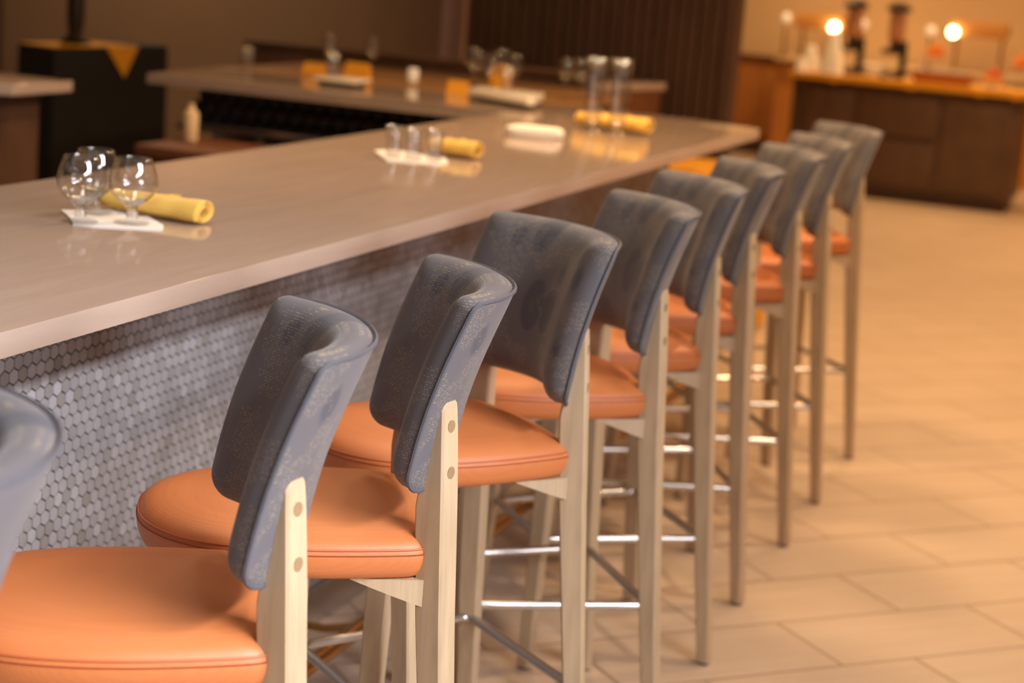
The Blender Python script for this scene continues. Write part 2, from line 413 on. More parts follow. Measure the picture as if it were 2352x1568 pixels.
# ------------------------------------------------------------------ bar stool
def on_arc(v, u_edge, bulge, W):   # plan curve of the backrest
    return u_edge + bulge*(1-(abs(v)/W)**2.3)
BW, BZ0, BZ1 = 0.205, 0.862, 1.155
def bk(v, z):                       # centre surface of the backrest
    tt = (z-BZ0)/(BZ1-BZ0)
    ue = 0.104+0.086*tt+0.012*math.sin(tt*PI)*-1
    return on_arc(v, ue, 0.085, BW)
def bk_n(v, z):
    e = 1e-3
    dv = Vector(((bk(v+e, z)-bk(v-e, z))/(2*e), 1, 0)); dz = Vector(((bk(v, z+e)-bk(v, z-e))/(2*e), 0, 1))
    n = dv.cross(dz).normalized()
    return n if n.x > 0 else -n
def rrect(W, z0, z1, rad_t, rad_b, n=9):
    pts = []
    def arc(cv, cz, r_, a0):
        for k in range(n):
            a = a0+k*PI/2/(n-1); pts.append((cv+r_*math.cos(a), cz+r_*math.sin(a)))
    arc(W-rad_t, z1-rad_t, rad_t, 0); 
    for k in range(1, 14): pts.append((W-rad_t-(2*W-2*rad_t)*k/14, z1))
    arc(-W+rad_t, z1-rad_t, rad_t, PI/2)
    for k in range(1, 10): pts.append((-W, z1-rad_t+(z0+rad_b-z1+rad_t)*k/10))
    arc(-W+rad_b, z0+rad_b, rad_b, PI)
    for k in range(1, 14): pts.append((-W+rad_b+(2*W-2*rad_b)*k/14, z0))
    arc(W-rad_b, z0+rad_b, rad_b, 3*PI/2)
    for k in range(1, 10): pts.append((W, z0+rad_b+(z1-rad_t-z0-rad_b)*k/10))
    return pts
def shrink(pts, d):
    cz = (BZ0+BZ1)/2; hw, hz = BW, (BZ1-BZ0)/2
    return [(v*(1-d/hw), cz+(z-cz)*(1-d/hz)) for v, z in pts]
def backrest_mesh():
    bm = bmesh.new(); out = rrect(BW, BZ0, BZ1, 0.014, 0.034)
    seq = []   # (inset, offset along normal) front -> rim -> back
    for ins, off in ((0.18, -0.042), (0.13, -0.0425), (0.095, -0.0425), (0.068, -0.042), (0.048, -0.0405), (0.032, -0.037), (0.019, -0.031), (0.009, -0.022), (0.003, -0.012), (0.0005, -0.002), (0.0, 0.006), (0.0, 0.013), (0.0012, 0.0172), (0.004, 0.0188), (0.012, 0.0196), (0.03, 0.0202), (0.06, 0.0205), (0.095, 0.0205), (0.13, 0.0205), (0.18, 0.0205)):
        s = shrink(out, min(ins, 0.135)) if ins < 0.17 else None
        if s is None:
            cz = (BZ0+BZ1)/2; s = [(v*0.16, cz+(z-cz)*0.04) for v, z in out]
        loop = []
        for v, z in s:
            n = bk_n(v, z); loop.append(Vector((bk(v, z), v, z))+n*off)
        seq.append(loop)
    loft(bm, seq)
    return bm
def backrest_welt():
    bm = bmesh.new(); out = shrink(rrect(BW, BZ0, BZ1, 0.014, 0.034), -0.0002)
    pts = [Vector((bk(v, z), v, z))+bk_n(v, z)*0.0178 for v, z in out]
    tube(bm, pts, 0.0036, 6, closed=True); return bm
SEAT_HALF = [(-.268,0),(-.263,.055),(-.246,.102),(-.210,.150),(-.158,.182),(-.09,.199),(-.02,.205),(.05,.203),(.12,.196),(.155,.188),(.173,.168),(.182,.125),(.192,.065),(.197,0)]
# seat plan: round front, squarer rear corners tucked against the rear legs
def seat_plan(s=1.0, n=72):
    pts = []
    full = SEAT_HALF+[(u, -v) for u, v in reversed(SEAT_HALF[1:-1])]
    m_ = len(full); res = 12; fine = []
    for i in range(m_):
        p0, p1, p2, p3 = (Vector(full[(i+j) % m_]) for j in (-1, 0, 1, 2))
        for k in range(res):
            t_ = k/res
            fine.append(0.5*((2*p1)+(p2-p0)*t_+(2*p0-5*p1+4*p2-p3)*t_*t_+(3*p1-p0-3*p2+p3)*t_**3))
    cum = [0]
    for a, b in zip(fine, fine[1:]+fine[:1]): cum.append(cum[-1]+(b-a).length)
    j = 0
    for k in range(n):
        d = cum[-1]*k/n
        while cum[j+1] < d: j += 1
        a, b = fine[j], fine[(j+1) % len(fine)]; p = a+(b-a)*((d-cum[j])/max(1e-9, cum[j+1]-cum[j]))
        pts.append(((p.x+0.03)*s-0.03, p.y*s))
    return pts
def seat_mesh():
    bm = bmesh.new(); L = []
    for s, z in ((0.5, 0.722), (0.93, 0.722), (0.965, 0.727), (0.985, 0.737), (0.997, 0.748), (1.0, 0.757), (0.994, 0.7655), (0.975, 0.7745), (0.94, 0.782), (0.88, 0.788), (0.78, 0.7925), (0.62, 0.7955), (0.42, 0.7965), (0.2, 0.797), (0.03, 0.797)):
        L.append([Vector((u, v, z)) for u, v in seat_plan(s)])
    loft(bm, L); return bm
def seat_seam():
    bm = bmesh.new(); tube(bm, [Vector((u, v, 0.7695)) for u, v in seat_plan(0.990)], 0.0016, 6, closed=True); return bm
def seat_stitch():
    bm = bmesh.new(); pl = seat_plan(0.9995, 720)
    pts = [Vector((u, v, 0.7615)) for u, v in pl]
    acc = 0; last = pts[0]; run = [last]
    step = 0.0058; dash = 0.0042
    on = True; d = 0
    cur = [pts[0]]
    for p, q in zip(pts, pts[1:]+pts[:1]):
        d += (q-p).length
        if on: cur.append(q)
        if on and d > dash:
            a, b = cur[0], cur[-1]; m_ = (a+b)/2; t_ = (b-a).normalized(); n_ = t_.cross(Vector((0, 0, 1)))
            mt = Matrix((t_, n_, Vector((0, 0, 1)))).transposed().to_4x4(); mt.translation = m_
            bx(bm, -(b-a).length/2, (b-a).length/2, -0.0009, 0.0009, -0.0006, 0.0006, 0, mt)
            on = False
        if d > step: d = 0; on = True; cur = [q]
    return bm
TW_ = R(41)
def leg_loop(c, ang, side, back, z):   # rectangle centred at c (u,v); 'back' = width of the outward face
    n = Vector((math.cos(ang), math.sin(ang), 0)); t_ = Vector((-n.y, n.x, 0)); c = Vector((c[0], c[1], z)); b_ = 0.0035
    pts = []
    for sx, sy, in ((1, 1), (-1, 1), (-1, -1), (1, -1)):
        e1 = n*sx*side/2; e2 = t_*sy*back/2
        k = (b_ if sx*sy > 0 else 0), (0 if sx*sy > 0 else b_)
        a = c+e1+e2-n*sx*0-t_*sy*b_; d = c+e1+e2-n*sx*b_
        pts += [a, d] if sx*sy > 0 else [d, a]
    return pts
def rear_leg(sv):
    bm = bmesh.new(); ang = -TW_ if sv < 0 else TW_
    n = Vector((math.cos(ang), math.sin(ang)))
    # outer-face centre line: z, u, v, depth, width
    st = [(0.0, 0.243, 0.229, 0.030, 0.036), (0.35, 0.219, 0.210, 0.039, 0.041), (0.66, 0.2005, 0.1935, 0.047, 0.0445), (0.80, 0.194, 0.187, 0.050, 0.0455), (0.832, 0.1925, 0.1855, 0.0495, 0.0455), (0.852, 0.1917, 0.1842, 0.046, 0.0455), (0.90, 0.189, 0.182, 0.035, 0.0445), (0.95, 0.186, 0.180, 0.025, 0.043), (0.982, 0.184, 0.178, 0.0185, 0.0405), (0.991, 0.1835, 0.1775, 0.0165, 0.0375), (0.9955, 0.183, 0.177, 0.012, 0.031)]
    L = []
    for z, u, v, dp, wd in st:
        c = Vector((u, sv*v)) - n*dp/2
        L.append(leg_loop(c, ang, dp, wd, z+0.006 if z == 0 else z))
    loft(bm, L)
    return bm, ang, n
def front_leg(sv):
    bm = bmesh.new(); ang = PI+TW_ if sv < 0 else PI-TW_
    L = []
    for z, u, v, w_ in ((0.006, -0.222, 0.178, 0.032), (0.35, -0.206, 0.168, 0.038), (0.62, -0.194, 0.160, 0.043), (0.721, -0.190, 0.158, 0.044)):
        L.append(leg_loop((u, sv*v), ang, w_*0.9, w_, z))
    loft(bm, L); return bm
def rib(p0, p1, h0, h1, z1, th=0.02, curve=0.0):   # tapered apron board under the seat
    bm = bmesh.new(); L = []; p0 = Vector(p0); p1 = Vector(p1); d = (p1-p0); n = Vector((-d.y, d.x)).normalized()
    for k in range(9):
        s = k/8; c = p0+d*s+n*curve*math.sin(s*PI); h = h0+(h1-h0)*s
        L.append([Vector((c.x+n.x*a, c.y+n.y*a, z)) for a, z in ((th/2, z1), (-th/2, z1), (-th/2, z1-h), (th/2, z1-h))])
    loft(bm, L); return bm
def make_stool():
    root = thing('bar_stool', 'stool', 'bar stool')
    seat = link('seat', seat_mesh(), M['vinyl'], root, angle=60)
    link('seam', seat_seam(), M['vinyl_seam'], seat)
    link('stitching', seat_stitch(), M['thread'], seat, smooth=False)
    bm = bmesh.new(); loft(bm, [[Vector((u, v, z)) for u, v in seat_plan(s)] for s, z in ((0.76, 0.712), (0.78, 0.713), (0.78, 0.7215))])
    link('seat_board', bm, M['leg'], root)
    back = link('backrest', backrest_mesh(), M['fabric'], root, angle=70)
    link('piping', backrest_welt(), M['welt'], back)
    for sv in (-1, 1):
        bm, ang, n = rear_leg(sv); lg = link('leg', bm, M['leg'], root, angle=30)
        for zc in (0.958, 0.888):
            u = 0.1835+(0.995-zc)*0.055; v = 0.1775+(0.995-zc)*0.05
            bm = bmesh.new(); c0 = Vector((u, sv*v, zc)); nn = Vector((n.x, n.y, 0))
            tube(bm, [c0-nn*0.006, c0+nn*0.0009], 0.0095, 20); link('dowel_plug', bm, M['dowel'], lg)
        bm = bmesh.new(); c0 = Vector((0.243, sv*0.229, 0))-Vector((n.x, n.y, 0))*0.015; tube(bm, [c0, c0+Vector((0, 0, 0.008))], 0.014, 14); link('glide', bm, M['rubber'], lg)
        fl = link('leg', front_leg(sv), M['leg'], root, angle=30)
        bm = bmesh.new(); c0 = Vector((-0.222, sv*0.178, 0)); tube(bm, [c0, c0+Vector((0, 0, 0.008))], 0.013, 14); link('glide', bm, M['rubber'], fl)
        link('apron', rib((0.182, sv*0.176), (0.05, sv*0.174), 0.0505, 0.002, 0.7215, 0.020, -0.004*sv), M['leg'], root, smooth=False)
        link('apron', rib((-0.178, sv*0.152), (-0.06, sv*0.172), 0.040, 0.002, 0.7215, 0.020, -0.003*sv), M['leg'], root, smooth=False)
    link('apron', rib((0.168, -0.158), (0.168, 0.158), 0.032, 0.032, 0.7215, 0.018, -0.012), M['leg'], root, smooth=False)
    link('apron', rib((-0.178, -0.135), (-0.178, 0.135), 0.032, 0.032, 0.7215, 0.018, 0.012), M['leg'], root, smooth=False)
    # footrest: one round bar per side
    zr = 0.312; A = (-0.196, 0.158); B = (0.205, 0.196)
    def bar_(p, q, bow=0.0):
        bm = bmesh.new(); p = Vector((*p, zr)); q = Vector((*q, zr)); d = q-p; n = Vector((-d.y, d.x, 0)).normalized(); pts = []
        for k in range(11):
            s = k/10; pts.append(p+d*s+n*bow*math.sin(s*PI))
        tube(bm, pts, 0.0095, 12); return bm
    fr = bpy.data.objects.new('footrest', None); COL.objects.link(fr); fr.parent = root
    ring = bmesh.new(); corners = [(A[0], -A[1]), (B[0], -B[1]), (B[0], B[1]), (A[0], A[1])]
    pts = []
    for i, c_ in enumerate(corners):
        p = Vector((*c_, zr)); a = Vector((*corners[i-1], zr)); b = Vector((*corners[(i+1) % 4], zr))
        da = (a-p).normalized(); db = (b-p).normalized()
        for k in range(6):
            s = k/5; pts.append(p+da*0.022*(1-s)**2+db*0.022*s**2)
        L_ = (b-p).length
        for k in range(1, 6): pts.append(p+db*(0.022+(L_-0.044)*k/6))
    tube(ring, pts, 0.0095, 12, closed=True)
    bpy.data.objects.remove(fr)
    link('footrest', ring, M['chrome'], root, angle=60)
    return root
proto = make_stool()
STOOLS = [(-1.22, 1.36, 32.0, 'grey and orange bar stool cut off by the left frame edge, nearest the camera'),
 (-1.193, 2.048, 31.9, 'bar stool with grey curved back, first one with its backrest fully in view'),
 (-1.185, 2.557, 29.6, 'sharply focused bar stool, second whole grey backrest from the left, orange seat behind first'),
 (-1.191, 3.138, 50.5, 'bar stool turned most towards the camera, its patterned inner backrest wide open'),
 (-1.187, 3.722, 37.1, 'bar stool directly behind the one turned towards the camera'),
 (-1.204, 4.246, 40.3, 'bar stool sixth from the camera, its leg foot touching down lowest in the frame'),
 (-1.221, 4.776, 30.0, 'blurred bar stool seventh from the camera, narrow grey back below bar edge'),
 (-1.217, 5.36, 31.5, 'blurred bar stool third from the far end of the row'),
 (-1.222, 5.87, 33.5, 'blurred bar stool next to last at the far end of the row'),
 (-1.227, 6.485, 39.6, 'blurred bar stool last and farthest, by the dark buffet counter')]
for i, (x, y, a, lab) in enumerate(STOOLS):
    o = proto if i == 0 else copy_tree(proto)
    o.location = (x, y, 0); o.rotation_euler = (0, 0, R(a)); retag(o, lab, 'row of bar stools along the bar')

# ------------------------------------------------------------------ things on the bar
BT = 1.067
def snifter(name='brandy_glass'):
    root = thing(name, '', 'glass')
    H = 0.130
    outer = [(0.0, 0.0), (0.034, 0.0), (0.0362, 0.0015), (0.034, 0.004), (0.020, 0.0065), (0.0135, 0.009), (0.0105, 0.013), (0.0128, 0.0175), (0.0108, 0.0215), (0.0100, 0.027), (0.0120, 0.0325), (0.0180, 0.0380), (0.0290, 0.0460), (0.0405, 0.0575), (0.0470, 0.071), (0.0486, 0.082), (0.0472, 0.093), (0.0432, 0.107), (0.0380, 0.122), (0.0356, H-0.0005), (0.0350, H), (0.0344, H-0.0005)]
    inner = [(0.0366, 0.121), (0.0418, 0.106), (0.0458, 0.093), (0.0472, 0.082), (0.0456, 0.0715), (0.0392, 0.059), (0.0276, 0.0480), (0.0135, 0.0405), (0.0, 0.039)]
    bm = bmesh.new(); lathe(bm, outer[12:]+inner, 48)
    link('bowl', bm, M['glass'], root, angle=80)
    bm = bmesh.new(); lathe(bm, outer[5:13]+[(0.004, 0.0392), (0, 0.0392)], 48)
    link('stem', bm, M['glass_solid'], root, angle=80)
    bm = bmesh.new(); lathe(bm, outer[:6], 48)
    link('foot', bm, M['glass_foot'], root, angle=80)
    return root
def napkin_roll(name, L=0.2, r=0.021):
    root = thing(name, '', 'napkin')
    # rolled cloth: spiral of flattened section, slightly tapered and wavy
    bm = bmesh.new(); NS, NT_ = 90, 26; turns = 2.6; rows = []
    for j in range(NT_+1):
        s = j/NT_; x = (s-0.5)*L
        rr = r*(0.80+0.22*min(1, s*1.6)+0.02*math.sin(s*23)); row = []
        for k in range(NS+1):
            q = k/NS; a = q*turns*2*PI+0.5*s-0.4; rad = rr*(0.42+0.58*q**0.8)*(1+0.035*math.sin(3*a+s*9))
            y_, z_ = rad*1.12*math.cos(a), rad*0.86*math.sin(a)
            row.append(bm.verts.new((x+0.004*math.sin(a), y_, max(0.0012, z_+r*0.90))))
        rows.append(row)
    for a, b in zip(rows, rows[1:]):
        for k in range(NS): bm.faces.new((a[k], a[k+1], b[k+1], b[k]))
    o = link('cloth', bm, M['napkin'], root, angle=70)
    sm = o.modifiers.new('thick', 'SOLIDIFY'); sm.thickness = 0.0016; sm.offset = 0
    # diagonal fold line
    bm = bmesh.new(); pts = []
    for k in range(22):
        s = k/21; a = -0.3+s*2.2; rad = r*1.03
        pts.append(Vector((-0.02+0.075*s, -rad*1.14*math.cos(a), max(0.002, rad*0.89*math.sin(a)+r*0.9))))
    tube(bm, pts, 0.0011, 6); link('fold', bm, M['napkin'], root)
    return root
def paper_napkin(name, pts, z=BT, th=0.0016):
    bm = bmesh.new(); prism(bm, pts, z, z+th, 0); prism(bm, [(x*0.997+0.003*pts[0][0], y*0.997+0.003*pts[0][1]) for x, y in pts], z+th+0.0004, z+2*th+0.0004, 0)
    return link(name, bm, M['paper'], smooth=False)
g0 = snifter(); g0.location = (-1.974, 3.118, BT+0.0036); retag(g0, 'brandy glass at front left of the trio on paper napkin', 'brandy glasses on a paper napkin')
g = copy_tree(g0); g.location = (-1.897, 3.181, BT+0.0036); retag(g, 'brandy glass on the right of the trio, before the rolled napkin', 'brandy glasses on a paper napkin')
g = copy_tree(g0); g.location = (-2.018, 3.238, BT+0.0036); retag(g, 'brandy glass standing behind the other two of the trio', 'brandy glasses on a paper napkin')
tag(paper_napkin('paper_napkin', [(-2.087, 3.224), (-2.022, 3.155), (-1.972, 3.089), (-1.932, 3.095), (-1.815, 3.158), (-1.844, 3.213), (-1.927, 3.293), (-1.955, 3.262), (-2.016, 3.330), (-2.045, 3.262)]), 'white paper napkin under the brandy glasses', 'paper napkin')
# yellow roll behind the snifters
n0 = napkin_roll('rolled_napkin', 0.245, 0.0285); n0.location = (-1.918, 3.305, BT); n0.rotation_euler = (0, 0, R(-6)); retag(n0, 'yellow rolled cloth napkin behind the brandy glasses', 'yellow rolled napkins on the bar')

# four small tasting glasses
def tumbler(name, r_top, r_bot, H, th=0.0016, foot=0.006):
    root = thing(name, '', 'glass'); bm = bmesh.new()
    lathe(bm, [(0, 0), (r_bot*0.96, 0), (r_bot, 0.0012), (r_bot*1.0, foot), (r_bot*0.5+r_top*0.5, H*0.5), (r_top, H-0.0006), (r_top-th/2, H), (r_top-th, H-0.0006), (r_bot*0.5+r_top*0.5-th, H*0.5), (r_bot-th, foot+0.003), (0, foot+0.001)], 36)
    link('glass_wall', bm, M['glass_bright'], root, angle=60); return root
t0 = tumbler('tasting_glass', 0.026, 0.021, 0.088)
for i, (x, y, lab) in enumerate([(-2.035, 4.80, 'leftmost small straight tasting glass on the second paper napkin'), (-1.972, 4.79, 'middle small straight tasting glass on the second paper napkin'), (-1.915, 4.808, 'rightmost small straight tasting glass beside the second napkin roll')]):
    o = t0 if i == 0 else copy_tree(t0); o.location = (x, y, BT+0.0036); retag(o, lab, 'tasting glasses on a paper napkin')
tag(paper_napkin('paper_napkin', [(-2.141, 4.908), (-2.012, 4.705), (-1.878, 4.745), (-1.878, 4.826), (-1.930, 4.93), (-1.955, 4.90), (-2.05, 4.97), (-2.113, 4.971)]), 'white paper napkin under the three tasting glasses', 'paper napkin')
n1 = copy_tree(n0); n1.location = (-1.935, 5.01, BT); n1.rotation_euler = (0, 0, R(-10)); n1.scale = (0.66, 1.05, 1.05); retag(n1, 'yellow rolled cloth napkin beside the three tasting glasses')
# white folded towel
def folded_towel():
    bm = bmesh.new(); L = []
    for s, z in ((0.90, 0.0), (0.98, 0.004), (1.0, 0.010), (0.99, 0.014), (0.965, 0.0155), (0.99, 0.018), (1.0, 0.024), (0.97, 0.030), (0.88, 0.034), (0.6, 0.036), (0.1, 0.0365)):
        loop = []
        for k in range(60):
            a = 2*PI*k/60; c_, s_ = math.cos(a), math.sin(a); e = 2/4.2
            x = 0.105*math.copysign(abs(c_)**e, c_); y = 0.075*math.copysign(abs(s_)**e, s_)
            wob = 1+0.03*math.sin(3*a+z*90)
            loop.append(Vector((x*s*wob, y*s*wob, z)))
        L.append(loop)
    loft(bm, L); return bm
o = tag(link('folded_towel', folded_towel(), M['paper'], angle=70), 'white folded cloth lying on the bar between the napkin rolls', 'towel')
o.scale = (0.88, 0.88, 0.95); o.location = (-1.985, 5.87, BT); o.rotation_euler = (0, 0, R(4))
# two tall glasses
t1 = thing('tall_glass', '', 'glass'); bm = bmesh.new(); H = 0.262
lathe(bm, [(0, 0), (0.034, 0), (0.0355, 0.0015), (0.034, 0.004), (0.016, 0.010), (0.012, 0.016), (0.016, 0.022), (0.024, 0.030), (0.0285, 0.05), (0.032, 0.12), (0.0360, 0.20), (0.0385, H-0.0006), (0.0376, H), (0.0367, H-0.0006), (0.0343, 0.20), (0.0303, 0.12), (0.0268, 0.055), (0.021, 0.036), (0, 0.030)], 40)
link('glass_wall', bm, M['glass_bright'], t1, angle=60)
t1.location = (-1.902, 6.245, BT); retag(t1, 'left one of the pair of tall footed beer glasses', 'tall glasses')
t2 = copy_tree(t1); t2.location = (-1.822, 6.277, BT); retag(t2, 'right one of the pair of tall footed beer glasses', 'tall glasses')
n2 = copy_tree(n0); n2.location = (-1.880, 6.43, BT); n2.rotation_euler = (0, 0, R(-12)); n2.scale = (1.2, 1.15, 1.15); retag(n2, 'yellow rolled cloth napkin behind the tall glasses')

# ------------------------------------------------------------------ behind the bar: wing, rack, crate
rack = thing('bottle_rack', 'stainless under-counter rack on posts below the far counter wing', 'rack', (-3.1, 6.95, 0))
P(box('shelf', -3.85, -2.15, 6.80, 7.0, 0.842, 0.856, M['steel'], bev=0.002), rack)
for x in (-3.80, -3.68, -3.48, -3.28, -3.05, -2.82, -2.5, -2.2):
    P(box('post', x-0.012, x+0.012, 6.80, 6.825, 0.0 if x in (-3.80, -2.2) else 0.74, 0.842, M['steel'], bev=0.002), rack)
P(box('front_rail', -3.85, -2.15, 6.785, 6.80, 0.85, 0.875, M['steel'], bev=0.002), rack)
P(box('lower_shelf', -3.85, -2.15, 6.80, 7.0, 0.73, 0.74, M['steel'], bev=0.002), rack)
def bottle_mesh():
    bm = bmesh.new(); lathe(bm, [(0, 0.006), (0.018, 0.006), (0.028, 0.0), (0.0305, 0.004), (0.0305, 0.13), (0.026, 0.155), (0.014, 0.175), (0.0125, 0.20), (0.0, 0.20)], 20)
    bmesh.ops.rotate(bm, verts=bm.verts, cent=(0, 0, 0), matrix=Matrix.Rotation(-PI/2, 3, 'X')); return bm
b0 = None; k = 0
for rowi in range(3):
    n_ = 25-rowi
    for i in range(n_):
        x = -3.80+0.033*rowi+i*0.0645; z = 0.8565+0.031+rowi*0.0535
        if b0 is None: o = b0 = link('wine_bottle', bottle_mesh(), M['bottle'])
        else: o = b0.copy(); COL.objects.link(o)
        o.location = (x, 6.80, z)
        tag(o, 'black bottle lying base outwards in the rack under the far wing', 'bottle', 'bottles stacked in the under-counter rack')
# crate
cr = thing('wooden_crate', 'reddish brown wooden crate behind the bar, left of centre', 'crate', (-3.43, 6.2, 0))
P(box('carcass', -3.66, -2.9, 6.2, 6.6, 0.0, 0.80, M['reddish'], bev=0.004), cr)
P(box('lid', -3.68, -2.88, 6.17, 6.62, 0.80, 0.84, M['reddish'], bev=0.006), cr)
o = link('soap_bottle', lathe(bmesh.new(), [(0, 0), (0.028, 0), (0.030, 0.004), (0.030, 0.10), (0.026, 0.115), (0.012, 0.125), (0.012, 0.145), (0, 0.147)], 24), M['cream'])
o.location = (-3.60, 6.45, 0.842)
tag(o, 'cream bottle standing on the reddish crate behind the bar', 'bottle')

# left return counter
lc = thing('side_counter', 'pale topped side counter with brown base at the left edge', 'counter', (-4.3, 5.7, 0))
bm = bmesh.new(); prism(bm, [(-3.85, 5.62), (-3.85, 6.0), (-5.4, 6.0), (-5.4, 5.40), (-4.0, 5.52)], 1.027, 1.067, 0.003); P(link('stone_top', bm, M['quartz']), lc)
P(box('base_cabinet', -5.3, -3.96, 5.70, 5.95, 0, 1.027, M['walnut']), lc)

# black draped table with yellow overlay and dark lamp
Lp, Np, Rp = Vector((-5.42, 8.02)), Vector((-5.12, 7.85)), Vector((-4.98, 8.65))
Lp = Vector((-5.385, 7.90)); Np = Vector((-5.13, 7.83)); Rp = Vector((-5.06, 8.78)); Qp = Lp+Rp-Np
dt = thing('draped_table', 'tall table draped in black cloth with yellow overlay, far left', 'table', (Np.x, Np.y, 0))
bm = bmesh.new()
def quadring(pts, z, flare=0, n=14):
    c = sum(pts, Vector((0, 0)))/4; out = []
    for i in range(4):
        a, b = pts[i], pts[(i+1) % 4]
        for k in range(n):
            s = k/n; p = a+(b-a)*s; d = (p-c); w_ = 1+flare*(0.6+0.4*math.sin(s*2*PI*4)); out.append(Vector((c.x+d.x*w_, c.y+d.y*w_, z)))
    return out
QQ = [Lp, Np, Rp, Qp]
loft(bm, [quadring(QQ, 0.0, 0.05), quadring(QQ, 0.5, 0.03), quadring(QQ, 0.95, 0.012), quadring(QQ, 1.035, 0.0), quadring([p*0.98+(Lp+Rp)/2*0.02 for p in QQ], 1.04, 0)])
P(link('black_cloth', bm, M['black_cloth'], angle=50), dt)
# overlay: thin sheet with a triangular corner hanging down the long face
e = (Rp-Np).normalized(); nrm = Vector((e.y, -e.x)); 
def onface(s, z, off=0.012): p = Np+(Rp-Np)*s+nrm*off; return Vector((p.x, p.y, z))
bm = bmesh.new()
prism(bm, [tuple(Lp), tuple(Lp+(Np-Lp)*0.98), tuple(onface(0.70, 0, -0.004).xy), tuple(Lp+(Rp-Np)*0.62)], 1.041, 1.0445)
a, b, c_ = onface(0.42, 1.0435), onface(0.71, 1.0435), onface(0.575, 0.885, 0.02)
vs = [bm.verts.new(p) for p in (a, b, c_)]+[bm.verts.new(p-Vector((nrm.x, nrm.y, 0))*0.004) for p in (a, b, c_)]
bm.faces.new(vs[:3]); bm.faces.new(vs[5:2:-1])
for i in range(3): bm.faces.new((vs[i], vs[(i+1) % 3], vs[3+(i+1) % 3], vs[3+i]))
o = P(link('yellow_overlay', bm, M['yellow_cloth'], smooth=False), dt); o['label'] = 'yellow cloth overlay with hanging corner'
lm = thing('table_lamp', 'dark bronze turned lamp stem on the black draped table', 'lamp', (-5.27, 8.22, 1.0455))
link('base', lathe(bmesh.new(), [(0, 0), (0.075, 0), (0.078, 0.012), (0.06, 0.022), (0.04, 0.035), (0.034, 0.05), (0, 0.05)], 28), M['bronze'], lm)
link('stem', lathe(bmesh.new(), [(0, 0.05), (0.033, 0.05), (0.04, 0.07), (0.044, 0.12), (0.045, 0.3), (0.04, 0.36), (0.02, 0.40), (0.012, 0.5), (0, 0.5)], 28), M['bronze'], lm)

# far tables beyond the wing
ct = thing('high_table', 'brown wooden high table beyond the far counter wing', 'table', (-3.4, 8.0, 0))
P(box('tabletop', -4.12, -2.45, 7.42, 8.62, 1.015, 1.05, M['oak'], bev=0.004), ct)
for x in (-4.0, -2.55):
    for y in (7.55, 8.5): P(box('leg', x-0.035, x+0.035, y-0.035, y+0.035, 0, 1.015, M['walnut'], bev=0.004), ct)
sc_ = thing('booth_divider', 'low reddish brown wooden divider behind the brown high table', 'divider', (-3.6, 8.9, 0))
P(box('panel', -4.55, -2.72, 8.74, 8.82, 0, 1.10, M['walnut']), sc_)
P(box('cap', -4.58, -2.69, 8.71, 8.85, 1.10, 1.12, M['walnut'], bev=0.004), sc_)
s2 = thing('host_counter', 'small pale topped counter with wooden front before the slatted partition', 'counter', (-2.6, 9.2, 0))
bm = bmesh.new(); prism(bm, [(-2.70, 8.86), (-2.51, 9.5), (-2.95, 9.56), (-3.1, 9.0)], 1.03, 1.07, 0.003); P(link('stone_top', bm, M['quartz']), s2)
bm = bmesh.new(); prism(bm, [(-2.705, 8.90), (-2.53, 9.47), (-2.93, 9.52), (-3.06, 9.03)], 0, 1.03); P(link('wooden_front', bm, M['reddish'], smooth=False), s2)
# low round table with a floor-length yellow cloth, seen under the bar corner
lt = thing('draped_round_table', 'low round table under a long yellow cloth, glimpsed below the bar corner', 'table', (-2.06, 8.62, 0))
bm = bmesh.new(); loops = []
for rr_, z, fl in ((0.33, 0.02, 0.035), (0.32, 0.3, 0.03), (0.305, 0.6, 0.015), (0.30, 0.74, 0.003), (0.295, 0.757, 0), (0.28, 0.76, 0)):
    loops.append([Vector(((rr_+fl*math.sin(9*a))*math.cos(a), (rr_+fl*math.sin(9*a))*math.sin(a), z)) for a in [k*2*PI/90 for k in range(90)]])
loft(bm, loops); link('cloth', bm, M['yellow_cloth'], lt, angle=60)
link('pedestal', lathe(bmesh.new(), [(0, 0), (0.2, 0), (0.2, 0.012), (0.03, 0.025), (0.03, 0.74), (0, 0.74)], 24), M['black'], lt)
# white boards on the wing
def board(name, pts, z0, z1, label):
    bm = bmesh.new(); prism(bm, pts, z0, z1, 0.003); o = tag(link(name, bm, M['white']), label, 'board'); return o
root = thing('serving_board', 'large pale serving board over a black block for the shade beneath, right end of the far wing', 'board', (-2.55, 7.1, 0))
bm = bmesh.new(); prism(bm, [(-2.706, 7.115), (-2.375, 6.90), (-2.355, 6.93), (-2.44, 7.30), (-2.73, 7.31)], 1.085, 1.110, 0.003); P(link('slab', bm, M['white']), root)
bm = bmesh.new(); prism(bm, [(-2.67, 7.13), (-2.40, 6.96), (-2.47, 7.26), (-2.70, 7.27)], 1.067, 1.085); P(link('foot', bm, M['black'], smooth=False), root)  # black block holds the slab up and stands in for the shadow below
root = thing('serving_tray', 'small white serving tray over a black block for the shade beneath, middle of the far wing', 'tray', (-3.4, 7.2, 0))
P(box('slab', -3.39, -3.20, 7.08, 7.26, 1.082, 1.094, M['white'], bev=0.003), root)
P(box('foot', -3.37, -3.22, 7.10, 7.24, 1.067, 1.082, M['black']), root)  # support in black, giving the dark shade under the tray

